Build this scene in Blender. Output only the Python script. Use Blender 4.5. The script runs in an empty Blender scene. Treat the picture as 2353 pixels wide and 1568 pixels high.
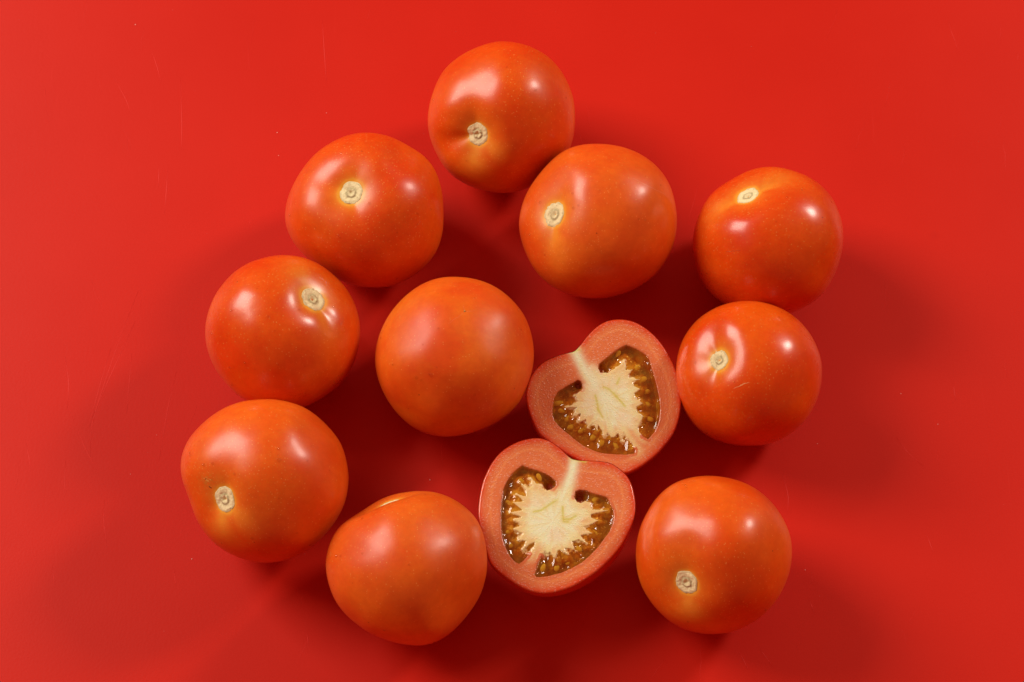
import bpy, math
import numpy as np
from mathutils import Vector, Matrix

scene = bpy.context.scene
COL = scene.collection
RNG = np.random.default_rng(7)

# ---------------------------------------------------------------- camera
LENS, TILT, SPAN = 90.0, math.radians(24.5), 0.43
DIST = SPAN * LENS / 36.0
CX = np.array([1.0, 0, 0])
CY = np.array([0, math.cos(TILT), math.sin(TILT)])
CZ = np.array([0, -math.sin(TILT), math.cos(TILT)])
CPOS = CZ * DIST
cam_data = bpy.data.cameras.new("camera")
cam_data.lens = LENS
cam_data.sensor_width = 36.0
cam_data.clip_start = 0.02
cam_data.clip_end = 50.0
cam = bpy.data.objects.new("camera", cam_data)
COL.objects.link(cam)
cam.location = CPOS
cam.rotation_euler = (TILT, 0, 0)
scene.camera = cam

# ---------------------------------------------------------------- world, lamps, exposure
world = bpy.data.worlds.new("World")
scene.world = world
world.use_nodes = True
bg = world.node_tree.nodes["Background"]
bg.inputs[0].default_value = (1.0, 0.26, 0.14, 1)   # the room takes its dim light from the big red board
bg.inputs[1].default_value = 0.33
vs = scene.view_settings
vs.view_transform = "Standard"
vs.look = "None"
vs.exposure = 0.0
vs.gamma = 1.0
vs.use_curve_mapping = False


def softbox(name, direction, dist, sx, sy, power, color):
    l = bpy.data.lights.new(name, "AREA")
    l.shape = "RECTANGLE"
    l.size, l.size_y = sx, sy
    l.energy = power
    l.color = color
    o = bpy.data.objects.new(name, l)
    COL.objects.link(o)
    d = Vector(direction).normalized()
    o.location = d * dist
    o.rotation_euler = d.to_track_quat("Z", "Y").to_euler()
    return o


softbox("studio_softbox", (-0.71, 0.37, 0.61), 2.3, 1.10, 1.10, 50.5, (1.0, 0.95, 0.83))
softbox("studio_softbox", (0.70, 0.44, 0.57), 2.3, 0.42, 0.42, 25, (1.0, 0.95, 0.83))


# ---------------------------------------------------------------- small helpers
def lin(r, g, b):
    f = lambda c: (c / 255 / 12.92) if c / 255 <= 0.04045 else ((c / 255 + 0.055) / 1.055) ** 2.4
    return np.array([f(r), f(g), f(b)])


IMGW, IMGH = 2353.0, 1568.0          # picture coordinates used for tracing
FPX = IMGW * LENS / 36.0


def ray(px, py):
    d = (px - IMGW / 2) * CX - (py - IMGH / 2) * CY - FPX * CZ
    return d / np.linalg.norm(d)


def project(P):
    q = P - CPOS
    z = -(q @ CZ)
    return np.stack([IMGW / 2 + FPX * (q @ CX) / z, IMGH / 2 - FPX * (q @ CY) / z], -1)


def smooth(a, b, x):
    t = np.clip((x - a) / (b - a), 0, 1)
    return t * t * (3 - 2 * t)


def vnoise(p, scale, seed):
    """smooth lattice noise in 2-D or 3-D, range 0..1"""
    p = np.asarray(p, float) * scale
    i = np.floor(p).astype(np.int64)
    f = p - i
    f = f * f * (3 - 2 * f)
    dim = p.shape[-1]
    out = 0
    for c in range(2 ** dim):
        off = np.array([(c >> k) & 1 for k in range(dim)])
        w = np.prod(np.where(off, f, 1 - f), -1)
        h = (i + off)
        n = seed * 1013
        for k in range(dim):
            n = n * 31 + h[..., k] * (374761393 + 668265263 * k)
        n = (n ^ (n >> 13)) * 1274126177
        n = (n ^ (n >> 16)) & 0xFFFFFF
        out = out + w * (n / float(0xFFFFFF))
    return out


def mesh_obj(name, verts, faces, mat, parent=None, smooth_shade=True, attrs=None, colors=None):
    me = bpy.data.meshes.new(name)
    me.from_pydata([tuple(v) for v in np.asarray(verts, float)], [], [tuple(int(i) for i in f) for f in faces])
    me.update()
    if smooth_shade:
        me.polygons.foreach_set("use_smooth", np.ones(len(me.polygons), bool))
    for k, a in (attrs or {}).items():
        at = me.attributes.new(k, "FLOAT", "POINT")
        at.data.foreach_set("value", np.asarray(a, np.float32))
    for k, a in (colors or {}).items():
        at = me.attributes.new(k, "FLOAT_COLOR", "POINT")
        rgba = np.ones((len(a), 4), np.float32)
        rgba[:, :3] = a
        at.data.foreach_set("color", rgba.ravel())
    if mat:
        me.materials.append(mat)
    o = bpy.data.objects.new(name, me)
    COL.objects.link(o)
    if parent:
        o.parent = parent
    return o


def thing(name, label, cat, loc, group=None):
    o = bpy.data.objects.new(name, None)
    o.empty_display_size = 0.01
    COL.objects.link(o)
    o.location = loc
    o["label"] = label
    o["category"] = cat
    if group:
        o["group"] = group
    return o


class NT:
    """short node-tree writer"""

    def __init__(self, name):
        self.m = bpy.data.materials.new(name)
        self.m.use_nodes = True
        self.t = self.m.node_tree
        self.p = self.t.nodes["Principled BSDF"]
        self.out = self.t.nodes["Material Output"]

    def n(self, typ, **kw):
        nd = self.t.nodes.new(typ)
        for k, v in kw.items():
            if k.startswith("i_"):
                nd.inputs[k[2:].replace("_", " ")].default_value = v
            else:
                setattr(nd, k, v)
        return nd

    def l(self, a, b):
        self.t.links.new(a, b)

    def coord(self):
        return self.n("ShaderNodeTexCoord").outputs["Object"]

    def noise(self, scale, detail=3, rough=0.5, vec=None):
        nd = self.n("ShaderNodeTexNoise", i_Scale=scale, i_Detail=detail, i_Roughness=rough)
        self.l(vec or self.coord(), nd.inputs["Vector"])
        return nd.outputs["Fac"]

    def ramp(self, x, stops):
        nd = self.n("ShaderNodeValToRGB")
        e = nd.color_ramp.elements
        while len(e) < len(stops):
            e.new(0.5)
        for el, (p, c) in zip(e, stops):
            el.position = p
            el.color = (*c, 1) if hasattr(c, "__len__") else (c, c, c, 1)
        self.l(x, nd.inputs[0])
        return nd.outputs[0]

    def math(self, op, a, b=None, clamp=False):
        nd = self.n("ShaderNodeMath", operation=op, use_clamp=clamp)
        for k, v in enumerate((a, b)):
            if v is None:
                continue
            if isinstance(v, (int, float)):
                nd.inputs[k].default_value = v
            else:
                self.l(v, nd.inputs[k])
        return nd.outputs[0]

    def mix(self, f, a, b, mode="MIX"):
        nd = self.n("ShaderNodeMix", data_type="RGBA", blend_type=mode)
        for s, v in ((0, f), (6, a), (7, b)):
            if isinstance(v, (int, float)):
                nd.inputs[s].default_value = v
            elif hasattr(v, "__len__"):
                nd.inputs[s].default_value = (*v, 1)
            else:
                self.l(v, nd.inputs[s])
        return nd.outputs[2]

    def attr(self, name):
        return self.n("ShaderNodeAttribute", attribute_name=name)

    def bump(self, h, dist, strength=1.0, normal=None):
        nd = self.n("ShaderNodeBump", i_Strength=strength, i_Distance=dist)
        self.l(h, nd.inputs["Height"])
        if normal:
            self.l(normal, nd.inputs["Normal"])
        return nd.outputs[0]

    def set(self, **kw):
        for k, v in kw.items():
            s = self.p.inputs[k.replace("_", " ")]
            if isinstance(v, (int, float)):
                s.default_value = v
            elif hasattr(v, "__len__"):
                s.default_value = (*v, 1) if len(v) == 3 and s.type == "RGBA" else v
            else:
                self.l(v, s)


# ---------------------------------------------------------------- materials
def mat_board():
    b = NT("red_plastic_board")
    co = b.coord()
    blot = b.noise(9, 4, 0.55, co)
    fine = b.noise(900, 2, 0.6, co)
    c = b.mix(b.ramp(blot, [(0.35, 0.0), (0.7, 1.0)]), (0.59, 0.0120, 0.0022), (0.63, 0.0140, 0.0026))
    grain = b.noise(2600, 2, 0.7, co)
    c = b.mix(b.ramp(grain, [(0.3, 0.30), (0.7, 0.0)]), c, (0.40, 0.003, 0.001))
    # faint grey-dark smudges
    v = b.n("ShaderNodeTexVoronoi", i_Scale=16.0, feature="F1")
    b.l(co, v.inputs["Vector"])
    spot = b.ramp(v.outputs["Distance"], [(0.0, 1.0), (0.055, 0.0)])
    rnd = b.math("GREATER_THAN", b.n("ShaderNodeSeparateColor").outputs[0], 0.5)
    sep = b.t.nodes[-2] if False else None
    sc = b.n("ShaderNodeSeparateColor")
    b.l(v.outputs["Color"], sc.inputs[0])
    keep = b.math("GREATER_THAN", sc.outputs[0], 0.62)
    c = b.mix(b.math("MULTIPLY", b.math("MULTIPLY", spot, keep), 0.28), c, (0.40, 0.003, 0.002))
    # brushed hairlines running front to back
    mp = b.n("ShaderNodeMapping")
    mp.inputs["Scale"].default_value = (1500, 22, 1)
    b.l(co, mp.inputs["Vector"])
    hair = b.noise(1.0, 3, 0.6, mp.outputs[0])
    line = b.ramp(hair, [(0.66, 0.0), (0.78, 1.0)])
    area = b.ramp(b.noise(14, 2, 0.5, co), [(0.42, 0.0), (0.62, 1.0)])
    hl = b.math("MULTIPLY", line, area)
    c = b.mix(b.math("MULTIPLY", hl, 0.30), c, (0.75, 0.045, 0.035))
    b.set(Base_Color=c, Roughness=b.math("ADD", b.math("MULTIPLY", blot, 0.08), 0.40), IOR=1.45,
          Specular_IOR_Level=0.36)
    b.set(Normal=b.bump(fine, 0.00006, 0.5))
    for nd in [x for x in b.t.nodes if x.type == "SEPARATE_COLOR" and not x.inputs[0].is_linked]:
        b.t.nodes.remove(nd)
    return b.m


def mat_skin(name, ripe, orange, halo_amt=1.0, seed=0.0, dull=0.0):
    b = NT(name)
    mp = b.n("ShaderNodeMapping")
    mp.inputs["Location"].default_value = (seed * 1.7, seed * 0.9, seed * 2.3)
    b.l(b.coord(), mp.inputs["Vector"])
    co = mp.outputs[0]
    blot = b.noise(38, 4, 0.55, co)
    c = b.mix(b.ramp(blot, [(0.36, 0.0), (0.66, 1.0)]), ripe, orange)
    mott = b.noise(320, 4, 0.65, co)
    c = b.mix(b.ramp(mott, [(0.38, 0.22), (0.62, 0.0)]), c, tuple(0.72 * x for x in ripe))
    halo = b.attr("halo").outputs["Fac"]
    hn = b.math("MULTIPLY", halo, b.math("ADD", b.math("MULTIPLY", b.noise(160, 3, 0.6, co), 0.9), 0.55), True)
    c = b.mix(b.math("MULTIPLY", hn, halo_amt, True), c, (0.84, 0.40, 0.04))
    # lenticels: pale dots, thicker round the stem
    v = b.n("ShaderNodeTexVoronoi", i_Scale=780.0, feature="F1")
    b.l(co, v.inputs["Vector"])
    sc = b.n("ShaderNodeSeparateColor")
    b.l(v.outputs["Color"], sc.inputs[0])
    dens = b.math("ADD", b.math("MULTIPLY", b.attr("speck").outputs["Fac"], 0.85),
                  b.ramp(b.noise(60, 2, 0.5, co), [(0.35, 0.0), (0.7, 0.5)]))
    keep = b.math("LESS_THAN", sc.outputs[0], dens)
    dot = b.ramp(v.outputs["Distance"], [(0.09, 1.0), (0.25, 0.0)])
    f = b.math("MULTIPLY", b.math("MULTIPLY", dot, keep), 0.5)
    c = b.mix(f, c, (0.84, 0.36, 0.09))
    # rusty corking scars
    cork = b.attr("cork").outputs["Fac"]
    cf = b.math("MULTIPLY", cork, b.ramp(b.noise(650, 3, 0.75, co), [(0.47, 0.0), (0.55, 0.9)]))
    c = b.mix(cf, c, (0.60, 0.21, 0.025))
    # dark pin pricks
    v2 = b.n("ShaderNodeTexVoronoi", i_Scale=170.0, feature="F1")
    b.l(co, v2.inputs["Vector"])
    sc2 = b.n("ShaderNodeSeparateColor")
    b.l(v2.outputs["Color"], sc2.inputs[0])
    pk = b.math("MULTIPLY", b.ramp(v2.outputs["Distance"], [(0.03, 1.0), (0.07, 0.0)]),
                b.math("GREATER_THAN", sc2.outputs[1], 0.72))
    c = b.mix(b.math("MULTIPLY", pk, 0.6), c, (0.12, 0.012, 0.004))
    b.set(Base_Color=c, Roughness=b.math("ADD", b.math("MULTIPLY", b.noise(120, 3, 0.5, co), 0.14), 0.235 + dull),
          IOR=1.45, Specular_IOR_Level=0.45,
          Subsurface_Weight=0.18, Subsurface_Scale=0.0035, Coat_Weight=max(0.0, 0.15 - 1.2 * dull), Coat_Roughness=0.17)
    b.p.inputs["Subsurface Radius"].default_value = (1.0, 0.22, 0.08)
    micro = b.math("ADD", b.math("MULTIPLY", dot, 0.25), b.noise(1400, 2, 0.6, co))
    n1 = b.bump(micro, 0.00003, 0.6)
    b.set(Normal=b.bump(b.noise(70, 3, 0.5, co), 0.00035, 0.5, n1))
    return b.m


def mat_scar():
    b = NT("dry_stem_scar")
    co = b.coord()
    r = b.attr("ring").outputs["Fac"]
    n1 = b.noise(900, 4, 0.65, co)
    n2 = b.noise(2600, 3, 0.6, co)
    base = b.mix(n2, (0.76, 0.68, 0.34), (0.90, 0.86, 0.56))
    base = b.mix(b.ramp(n1, [(0.56, 0.0), (0.72, 0.55)]), base, (0.34, 0.25, 0.08))
    ringf = b.ramp(b.math("ADD", r, b.math("MULTIPLY", b.math("SUBTRACT", n1, 0.5), 0.35)),
                   [(0.0, 0.25), (0.25, 0.10), (0.38, 0.6), (0.55, 0.05), (0.8, 0.0), (0.94, 0.30), (1.0, 0.1)])
    base = b.mix(ringf, base, (0.16, 0.12, 0.03))
    b.set(Base_Color=base, Roughness=0.75, Specular_IOR_Level=0.25)
    b.set(Normal=b.bump(b.math("ADD", n1, n2), 0.00010, 0.45))
    return b.m


def mat_flesh():
    b = NT("cut_tomato_flesh")
    co = b.coord()
    c = b.attr("flesh").outputs["Color"]
    gr = b.noise(1500, 2, 0.6, co)
    gr2 = b.noise(420, 3, 0.6, co)
    c = b.mix(b.ramp(gr, [(0.35, 0.20), (0.7, 0.0)]), c, (0.85, 0.72, 0.62), "MULTIPLY")
    c = b.mix(b.ramp(gr2, [(0.55, 0.0), (0.75, 0.08)]), c, (1.0, 0.85, 0.64))
    b.set(Base_Color=c, Roughness=b.ramp(gr2, [(0.3, 0.42), (0.7, 0.24)]), Specular_IOR_Level=0.5,
          Subsurface_Weight=0.25, Subsurface_Scale=0.004, Coat_Weight=0.6, Coat_Roughness=0.10)
    b.p.inputs["Subsurface Radius"].default_value = (1.0, 0.55, 0.32)
    vg = b.n("ShaderNodeTexVoronoi", i_Scale=1150.0, feature="F1")
    b.l(co, vg.inputs["Vector"])
    cell = b.ramp(vg.outputs["Distance"], [(0.12, 1.0), (0.42, 0.0)])
    c = b.mix(b.math("MULTIPLY", cell, b.ramp(b.noise(200, 2, 0.5, co), [(0.35, 0.05), (0.65, 0.15)])), c, (1.0, 0.86, 0.70))  # pale cell grains; wet glints on them are painted into this colour too
    b.set(Base_Color=c)
    h = b.math("ADD", b.math("MULTIPLY", cell, 0.8), gr2)
    b.set(Normal=b.bump(h, 0.00025, 0.5))
    return b.m


def mat_gel(name, tint, ior, rough, cloud=0.0):
    b = NT(name)
    tr = b.n("ShaderNodeBsdfTransparent")
    tr.inputs[0].default_value = (*tint, 1)
    gl = b.n("ShaderNodeBsdfGlossy")
    gl.inputs["Roughness"].default_value = rough
    fr = b.n("ShaderNodeFresnel")
    fr.inputs[0].default_value = ior
    mx = b.n("ShaderNodeMixShader")
    geo = b.n("ShaderNodeNewGeometry")           # light leaving the gel passes; only its outer face mirrors
    b.l(b.math("MULTIPLY", fr.outputs[0], b.math("SUBTRACT", 1.0, geo.outputs["Backfacing"])), mx.inputs[0])
    b.l(gl.outputs[0], mx.inputs[2])
    body = tr.outputs[0]
    if cloud:                                        # milky pulp hanging in the gel
        df = b.n("ShaderNodeBsdfTranslucent")
        dd = b.n("ShaderNodeBsdfDiffuse")
        cc_ = b.mix(b.ramp(b.noise(420, 3), [(0.38, 0.0), (0.68, 1.0)]), (0.46, 0.17, 0.014), (0.56, 0.34, 0.045))
        b.l(cc_, df.inputs[0]); b.l(cc_, dd.inputs[0])
        m2 = b.n("ShaderNodeMixShader"); m2.inputs[0].default_value = 0.5
        b.l(dd.outputs[0], m2.inputs[1]); b.l(df.outputs[0], m2.inputs[2])
        m3 = b.n("ShaderNodeMixShader")
        b.l(b.ramp(b.noise(260, 3), [(0.3, cloud * 0.6), (0.7, cloud * 1.4)]), m3.inputs[0])
        b.l(tr.outputs[0], m3.inputs[1]); b.l(m2.outputs[0], m3.inputs[2])
        body = m3.outputs[0]
    b.l(body, mx.inputs[1])
    b.l(mx.outputs[0], b.out.inputs["Surface"])
    b.t.nodes.remove(b.p)
    return b.m


def mat_plain(name, c1, c2, scale, rough, sss=0.0):
    b = NT(name)
    c = b.mix(b.noise(scale, 3), c1, c2)
    b.set(Base_Color=c, Roughness=rough, Specular_IOR_Level=0.5, Subsurface_Weight=sss, Subsurface_Scale=0.0015)
    return b.m


M_BOARD = mat_board()
M_SCAR = mat_scar()
M_FLESH = mat_flesh()
M_GEL = mat_gel("amber_seed_gel", (0.93, 0.73, 0.29), 1.55, 0.035, 0.24)
M_WATER = mat_gel("clear_water", (0.93, 0.90, 0.88), 1.33, 0.03)
M_SEED = mat_plain("tomato_seed", (0.66, 0.54, 0.17), (0.80, 0.72, 0.34), 500, 0.4, 0.2)
M_TIP = mat_plain("dry_blossom_end", (0.30, 0.16, 0.04), (0.50, 0.34, 0.10), 2000, 0.8)
M_PALE = mat_plain("healed_pale_scratch", (0.80, 0.45, 0.16), (0.85, 0.55, 0.25), 900, 0.5)
M_DARK = mat_plain("dark_dry_scratch", (0.16, 0.03, 0.008), (0.30, 0.05, 0.01), 900, 0.6)
M_CREASE = mat_plain("faint_skin_crease", (0.74, 0.16, 0.05), (0.76, 0.19, 0.07), 900, 0.45)
M_RUST = mat_plain("rusty_corked_skin", (0.62, 0.22, 0.03), (0.72, 0.32, 0.05), 1500, 0.7)
M_DUST = mat_plain("pale_dust", (0.75, 0.42, 0.38), (0.85, 0.55, 0.50), 300, 0.8)
M_SCRATCH = mat_plain("scratched_red_plastic", (0.76, 0.035, 0.026), (0.80, 0.055, 0.042), 100, 0.55)

# ---------------------------------------------------------------- the board everything lies on
s, t = 1.6, 0.006
bv = [(-s, -s, -t), (s, -s, -t), (s, s, -t), (-s, s, -t), (-s, -s, 0), (s, -s, 0), (s, s, 0), (-s, s, 0)]
bf = [(0, 3, 2, 1), (4, 5, 6, 7), (0, 1, 5, 4), (1, 2, 6, 5), (2, 3, 7, 6), (3, 0, 4, 7)]
board = mesh_obj("tabletop", bv, bf, M_BOARD, smooth_shade=False)
board["kind"] = "structure"
board["label"] = "scratched matte red plastic board under the tomatoes"


def on_table(px, py, z=0.0):
    d = ray(px, py)
    return CPOS + d * ((z - CPOS[2]) / d[2])


# ---------------------------------------------------------------- whole tomatoes
Z = 750 / 1568.0
U = 2353 / 4096.0


def trace(ox, oy, k, pts):
    return np.array([((ox + x * k) * U, (oy + y * k) * U) for x, y in pts])


NR, NS = 120, 176


def profile_mesh(p):
    """unit tomato about its stem axis (+Z at the stem), with dimple, shoulders and valleys"""
    u = np.linspace(0, 1, NR)
    tt = np.pi * (0.62 * u + 0.38 * u ** 2)            # rings crowd towards the stem
    tt[0] = 0
    ph = np.arange(NS) * 2 * np.pi / NS
    T, P = np.meshgrid(tt, ph, indexing="ij")
    rho = 1 + 0.02 * np.cos(2 * T)
    A, w = p["dimple"]
    rho = rho * (1 - A * np.exp(-(T / w) ** 2))
    A2, w2 = p.get("end", (0.02, 0.4))
    rho = rho * (1 - A2 * np.exp(-((np.pi - T) / w2) ** 2))
    g = np.exp(-((T - 0.42) / 0.36) ** 2)
    for ang, amp, sig in p["valleys"]:
        dphi = (P - math.radians(ang) + np.pi) % (2 * np.pi) - np.pi
        # valleys narrow near the scar and open outwards
        rho = rho * (1 - amp * g * np.exp(-(dphi / sig) ** 2))
    k, ph0 = p["lobes"]
    rho = rho * (1 + 0.012 * np.cos(k * P + ph0) * np.sin(T) ** 2)
    D = np.stack([np.sin(T) * np.cos(P), np.sin(T) * np.sin(P), np.cos(T)], -1)
    nz = vnoise(D + 5, 1.6, p["seed"]) - 0.5
    nz2 = vnoise(D + 9, 4.0, p["seed"] + 3) - 0.5
    rho = rho * (1 + (0.085 * nz + 0.010 * nz2) * smooth(0.0, 0.6, T))
    V = D * rho[..., None]
    V[..., 2] *= p.get("oblate", 0.92)
    faces = []
    for i in range(NR - 1):
        for j in range(NS):
            j2 = (j + 1) % NS
            faces.append((i * NS + j, (i + 1) * NS + j, (i + 1) * NS + j2, i * NS + j2))
    return V.reshape(-1, 3), faces, T.ravel(), P.ravel()


def frame_from(axis, up_hint):
    a = axis / np.linalg.norm(axis)
    x = up_hint - a * (up_hint @ a)
    x /= np.linalg.norm(x)
    return np.stack([x, np.cross(a, x), a], 1)          # columns


def polar_profile(pts, c, n=180):
    d = pts - c
    a = np.arctan2(-d[:, 1], d[:, 0])
    r = np.hypot(d[:, 0], d[:, 1])
    o = np.argsort(a)
    a, r = a[o], r[o]
    a = np.concatenate([a - 2 * np.pi, a, a + 2 * np.pi])
    r = np.tile(r, 3)
    g = np.arange(n) * 2 * np.pi / n - np.pi
    return g, np.interp(g, a, r)


def lowpass(f, k):
    F = np.fft.rfft(f)
    h = np.arange(len(F))
    F *= np.exp(-(h / k) ** 4)
    return np.fft.irfft(F, len(f))


def silhouette(px, c, n=180):
    d = px - c
    a = np.arctan2(-d[:, 1], d[:, 0])
    r = np.hypot(d[:, 0], d[:, 1])
    b = ((a + np.pi) / (2 * np.pi) * n + 0.5).astype(int) % n
    out = np.zeros(n)
    np.maximum.at(out, b, r)
    return out


def build_tomato(p):
    outline = p["outline"]
    lo, hi = outline.min(0), outline.max(0)
    c = (lo + hi) / 2
    g, target = polar_profile(outline, c)
    target = lowpass(target, 14)
    V0, faces, T, P = profile_mesh(p)
    d = ray(*c)
    w = -d
    right = np.cross(CY, w); right /= np.linalg.norm(right)
    up = np.cross(w, right)
    # stem axis given in the picture: right, up, towards the viewer
    ax = p["axis"]
    ax = np.array([ax[0], ax[1], ax[2]], float)
    axis = right * ax[0] + up * ax[1] + w * ax[2]
    R = frame_from(axis, right)
    V = V0 @ R.T
    lr, lu, lw = V @ right, V @ up, V @ w
    dist0 = 0.97 * DIST
    r0 = target.mean() / FPX * dist0
    scale = np.full(180, r0)
    zc = 0.032
    for it in range(6):
        ang = np.arctan2(lu, lr)
        s = np.interp(ang, np.concatenate([g, [g[0] + 2 * np.pi]]), np.concatenate([scale, [scale[0]]]))
        # the outline scaling fades towards the line of sight so that the front stays smooth
        rr = np.hypot(lr, lu)
        m = scale.mean()
        s = m + (s - m) * smooth(0.0, 0.75, rr)
        W = right * (lr * s)[:, None] + up * (lu * s)[:, None] + w * (lw * m)[:, None]
        # slide along the line of sight until it rests on the board
        for _ in range(8):
            tpar = (zc - CPOS[2]) / d[2]
            C = CPOS + d * tpar
            zc -= (C[2] + W[:, 2].min() + 0.0001)
        tpar = (zc - CPOS[2]) / d[2]
        C = CPOS + d * tpar
        sil = lowpass(silhouette(project(W + C), c), 16)
        scale = scale * lowpass(target / sil, 14)
    base = np.array([C[0], C[1], 0.0])
    V = W + C - base
    root = thing("tomato", p["label"], "tomato", base, "whole tomatoes scattered on the red board")
    hal = 0.8 * np.exp(-(T / p.get("halo", 0.34)) ** 2) + 0.9 * np.exp(-((T - p.get("scar", 0.15)) / 0.045) ** 2)
    for ang, ext in p.get("streaks", []):
        dphi = (P - math.radians(ang) + np.pi) % (2 * np.pi) - np.pi
        hal = np.maximum(hal, 0.75 * np.exp(-(T / ext) ** 2) * np.exp(-(dphi / 0.5) ** 2))
    if p.get("no_scar_view"):
        hal = hal * 0.5
    spk = np.exp(-(T / 0.95) ** 2)
    cork = np.zeros(len(T))
    world_px = project(V + base)
    for (qx, qy, qr) in p.get("cork", []):
        cork = np.maximum(cork, np.exp(-(((world_px - (qx, qy)) / qr) ** 2).sum(1)) * (V @ w > 0.0))
    mat = mat_skin("tomato_skin", p.get("ripe", (0.70, 0.060, 0.003)), p.get("orange", (0.76, 0.125, 0.005)),
                   p.get("halo_amt", 0.9), p["seed"], p.get("dull", 0.0))
    mesh_obj("skin", V, faces, mat, root, attrs={"halo": hal, "speck": spk, "cork": cork})

    # stem scar: a corky disc seated in the dimple
    Vg = V.reshape(NR, NS, 3)
    Tg = T.reshape(NR, NS)[:, 0]
    ts = p.get("scar", 0.15)
    k = int(np.searchsorted(Tg, ts))
    rim = Vg[k]
    ctr = rim.mean(0)
    nrm = R @ np.array([0, 0, 1.0])
    nrm = np.cross(rim[NS // 4] - ctr, rim[NS // 2] - ctr)
    nrm /= np.linalg.norm(nrm)
    if nrm @ (R[:, 2]) < 0:
        nrm = -nrm
    sr = np.linalg.norm(rim - ctr, axis=1).mean()
    rs = np.random.default_rng(p["seed"] + 50)
    MS, MR = 72, 16
    vv, rg = [], []
    jag = lowpass(1.03 + 0.12 * (rs.random(MS) - 0.5) * 2, 9)
    idx = (np.arange(MS) * NS / MS).astype(int)
    for i in range(MR + 3):
        q = min(i, MR) / MR
        for j in range(MS):
            pt = ctr + (rim[idx[j]] - ctr) * q * jag[j]
            n2 = vnoise(np.array([[pt[0], pt[1], pt[2]]]) + 3, 1500, p["seed"])[0] - 0.5
            hgt = sr * 0.38 * (0.02 - 0.34 * math.exp(-((q - 0.0) / 0.16) ** 2) + 0.10 * math.exp(-((q - 0.32) / 0.10) ** 2)
                        - 0.10 * math.exp(-((q - 0.45) / 0.08) ** 2) + 0.06 * math.exp(-((q - 0.8) / 0.12) ** 2))
            hgt += sr * 0.07 * n2
            if i > MR:
                hgt -= sr * 0.30 * (i - MR)
            vv.append(pt + nrm * hgt)
            rg.append(q)
    ff = []
    for i in range(MR + 2):
        for j in range(MS):
            j2 = (j + 1) % MS
            ff.append((i * MS + j, (i + 1) * MS + j, (i + 1) * MS + j2, i * MS + j2))
    mesh_obj("stem_scar", vv, ff, M_SCAR, root, attrs={"ring": rg})

    if "marks" in p:
        skin_marks(root, V, faces, base, [(m_[0], m_[1], (M_PALE, M_DARK, M_CREASE, M_RUST)[m_[2]]) for m_ in p["marks"]])
    if "tip" in p:                                       # dried blossom end
        end = Vg[-1].mean(0)
        nn = -(R @ np.array([0, 0, 1.0]))
        e1 = np.cross(nn, right); e1 /= np.linalg.norm(e1); e2 = np.cross(nn, e1)
        n_, vv2 = 10, [end + nn * 0.00035]
        for j in range(n_):
            a = 2 * math.pi * j / n_
            q = 0.00036 * (1.9 if j in (1, 4, 8) else 0.8)
            vv2.append(end + (e1 * math.cos(a) + e2 * math.sin(a)) * q + nn * 0.00008)
        for j in range(n_):
            a = 2 * math.pi * j / n_
            vv2.append(end + (e1 * math.cos(a) + e2 * math.sin(a)) * 0.0003 - nn * 0.0006)
        ff2 = [(0, 1 + j, 1 + (j + 1) % n_) for j in range(n_)]
        ff2 += [(1 + j, 1 + n_ + j, 1 + n_ + (j + 1) % n_, 1 + (j + 1) % n_) for j in range(n_)]
        mesh_obj("blossom_end", vv2, ff2, M_TIP, root)

    # water beads on the side that faces up
    Nrm = np.zeros_like(Vg)
    du = np.roll(Vg, -1, 1) - np.roll(Vg, 1, 1)
    dv = np.gradient(Vg, axis=0)
    Nrm = np.cross(dv, du)
    Nrm /= np.linalg.norm(Nrm, axis=-1, keepdims=True) + 1e-12
    Nf, Vf = Nrm.reshape(-1, 3), V
    if ((Vf - Vf.mean(0)) * Nf).sum() < 0:
        Nf = -Nf
    cand = np.where((Nf @ w > 0.12) & (T > 0.3))[0]
    wgt = (np.sin(T[cand]) + 0.02); wgt /= wgt.sum()
    picks = list(rs.choice(cand, p.get("beads", 14), p=wgt))
    sizes = list(0.00022 + 0.00042 * rs.random(len(picks)) ** 3)
    for (qx, qy, qs) in p.get("drops", []):
        vis = np.where(Nf @ w > 0.05)[0]
        picks.append(vis[np.argmin(((world_px[vis] - (qx, qy)) ** 2).sum(1))])
        sizes.append(qs)
    dvs, dfs = [], []
    for i, sz in zip(picks, sizes):
        add_bead(dvs, dfs, Vf[i], Nf[i], sz)
    if dvs:
        o = mesh_obj("water_droplets", dvs, dfs, M_WATER, root)
        o["kind"] = "stuff"
    return root


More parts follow.
